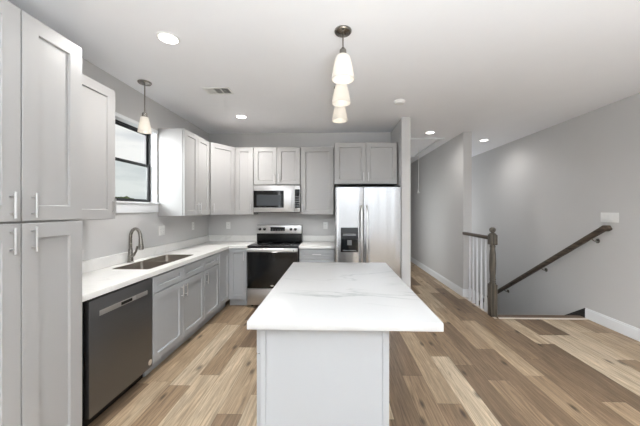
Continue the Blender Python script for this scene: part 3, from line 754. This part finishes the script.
# ------------------------------------------------------------------ outlets and switches
def plate(name, label, loc, rz, w, h, kind, group=None):
    r = thing(name, label, 'switch' if 'switch' in name else 'outlet', loc, rz, group)
    MB().box(-w/2, w/2, -.006, -.0008, -h/2, h/2, .002, 2).build('cover_plate', 'plastic', r)
    n = kind if isinstance(kind, int) else 1
    for k in range(n):
        x = (k-(n-1)/2)*.046
        if 'switch' in name:
            MB().box(x-.0165, x+.0165, -.0095, -.0062, -.033, .033, .0015).build('rocker', 'plastic', r)
        else:
            f = MB().box(x-.0165, x+.0165, -.0085, -.0062, -.033, .033, .001).build('receptacle', 'plastic', r)
            for z in (-.018, .018):
                for dx in (-.006, .006): MB().box(x+dx-.001, x+dx+.001, -.0089, -.0084, z-.005, z+.005).build('slot', 'black', f)
    return r
g_ = 'outlets above the counters'
plate('outlet', 'white double outlet plate on left wall nearest the faucet', (XL, 3.41, 1.195), HX, .118, .118, 2, g_)
plate('outlet', 'white single outlet on left wall close to the kitchen corner', (XL, 4.17, 1.205), HX, .072, .118, 1, g_)
plate('outlet', 'white outlet on the back wall left of the range', (-1.805, YB, 1.185), 0, .072, .118, 1, g_)
plate('outlet', 'white outlet on the back wall between range and refrigerator', (-.16, YB, 1.185), 0, .072, .118, 1, g_)
plate('light_switch', 'white multi-gang switch plate on right wall above the handrail top', (XR, 3.513, 1.357), -HX, .225, .118, 4)

# ------------------------------------------------------------------ handrail and balustrade
P0 = Vector((3.287, 3.515, 1.228)); P1 = Vector((3.287, 7.0, 1.228-3.485*.640))
dirv = (P1-P0).normalized()
hr = thing('wall_handrail', 'dark stained sloping wooden handrail on the right wall down the stairs', 'handrail', P0)
m = MB(); Lr = (P1-P0).length
rot = Matrix.Rotation(math.atan2(dirv.z, dirv.y), 4, 'X')
m.box(-.026, .026, 0, Lr, -.034, .022, .008, 2, rot)
m.box(-.018, .018, 0, Lr, -.040, -.030, .003, 1, rot)
m.build('rail', 'stain', hr)
MB().box(-.026, XR-P0.x-.002, -.03, .027, -.036, .022, .006, 2, rot).build('wall_return', 'stain', hr)
for y, z in ((3.668, 1.064), (4.54, .476), (5.515, -.164)):
    q = Vector((0, y-P0.y, (y-P0.y)*(-.640)))
    m = MB(); zb_ = q.z-.078
    wx = XR-P0.x-.001
    m.tube([(0, q.y, q.z-.046), (.004, q.y, q.z-.062), (.03, q.y, q.z-.082), (wx-.006, q.y, zb_)], .0065, 10)
    m.lathe([(.001, 0), (.03, 0), (.028, .008), (.012, .012), (.001, .012)], (0, 0, 0), 20, Matrix.Translation((wx, q.y, zb_)) @ Matrix.Rotation(-PI/2, 4, 'Y'))
    m.build('bracket', 'pewter', hr)

bl = thing('stair_balustrade', 'short balustrade with white balusters and dark newel post at the stair top', 'balustrade', (2.143, 3.865, 0.0095))
nw = MB(); a = .044
nw.box(-a, a, -a, a, 0, .43, .004)
nw.lathe([(.03, .425), (.042, .43), (.042, .445), (.032, .455), (.038, .468), (.032, .48), (.040, .495), (.032, .51), (.036, .525), (.033, .54), (.039, .62), (.042, .72), (.038, .84), (.030, .925), (.036, .935), (.036, .95), (.028, .965), (.03, .97)], (0, 0, 0), 24)
nw.box(-.046, .046, -.046, .046, .965, 1.105, .010, 2)
nw.lathe([(.03, 1.10), (.044, 1.106), (.044, 1.116), (.022, 1.126), (.02, 1.134), (.034, 1.146), (.042, 1.165), (.038, 1.186), (.022, 1.20), (.001, 1.204)], (0, 0, 0), 24)
nw.build('newel_post', 'newel', bl, 40)
MB().box(-.030, .030, .045, .842, 1.028, 1.075, .010, 2).build('top_rail', 'stain', bl)
for y in (4.505, 4.39, 4.275, 4.155, 4.035):
    yy = y-3.865; m = MB()
    m.box(-.016, .016, yy-.016, yy+.016, 0, .20, .002)
    m.lathe([(.016, .2), (.018, .208), (.011, .222), (.0145, .235), (.0145, .5), (.011, .98), (.011, 1.03)], (0, yy, 0), 14)
    m.build('baluster', 'trim', bl, 40)

# ------------------------------------------------------------------ outside the window
struct('ground', MB().box(-140, -6, -60, 160, -3.3, -3.0), 'grass')
def tree(label, x, y, h, r, mat, seed):
    rnd = random.Random(seed)
    t = thing('tree', label, 'tree', (x, y, -3.0))
    MB().tube([(0, 0, 0), (.1, 0, h*.4), (0, .1, h*.8)], [.28, .2, .08], 8).build('trunk', 'bark', t)
    bm = bmesh.new()
    for k in range(16):
        a_ = rnd.uniform(0, 2*PI); rr = rnd.uniform(0, r*.75); zz = h-r*.5-rnd.uniform(0, h*.5)
        s_ = rnd.uniform(.35, .6)*r
        mtx = Matrix.Translation((rr*math.cos(a_), rr*math.sin(a_), zz)) @ Matrix.Diagonal((s_, s_, s_*.8, 1))
        q = bmesh.ops.create_icosphere(bm, subdivisions=3, radius=1, matrix=mtx)
        for v in q['verts']: v.co += Vector((rnd.uniform(-1, 1), rnd.uniform(-1, 1), rnd.uniform(-1, 1)))*s_*.13
    m = MB(); m.merge(bm); m.build('foliage', mat, t, 5)
tree('broad green tree seen low in the window nearest the cabinet', -32.2, 41.0, 6.9, 2.6, 'leaf', 1)
tree('small grey green tree in the middle of the window view', -36.1, 48.0, 6.2, 2.3, 'leaf2', 2)
tree('dark distant tree at the right of the window view', -39.1, 54.5, 6.1, 2.6, 'leaf2', 3)
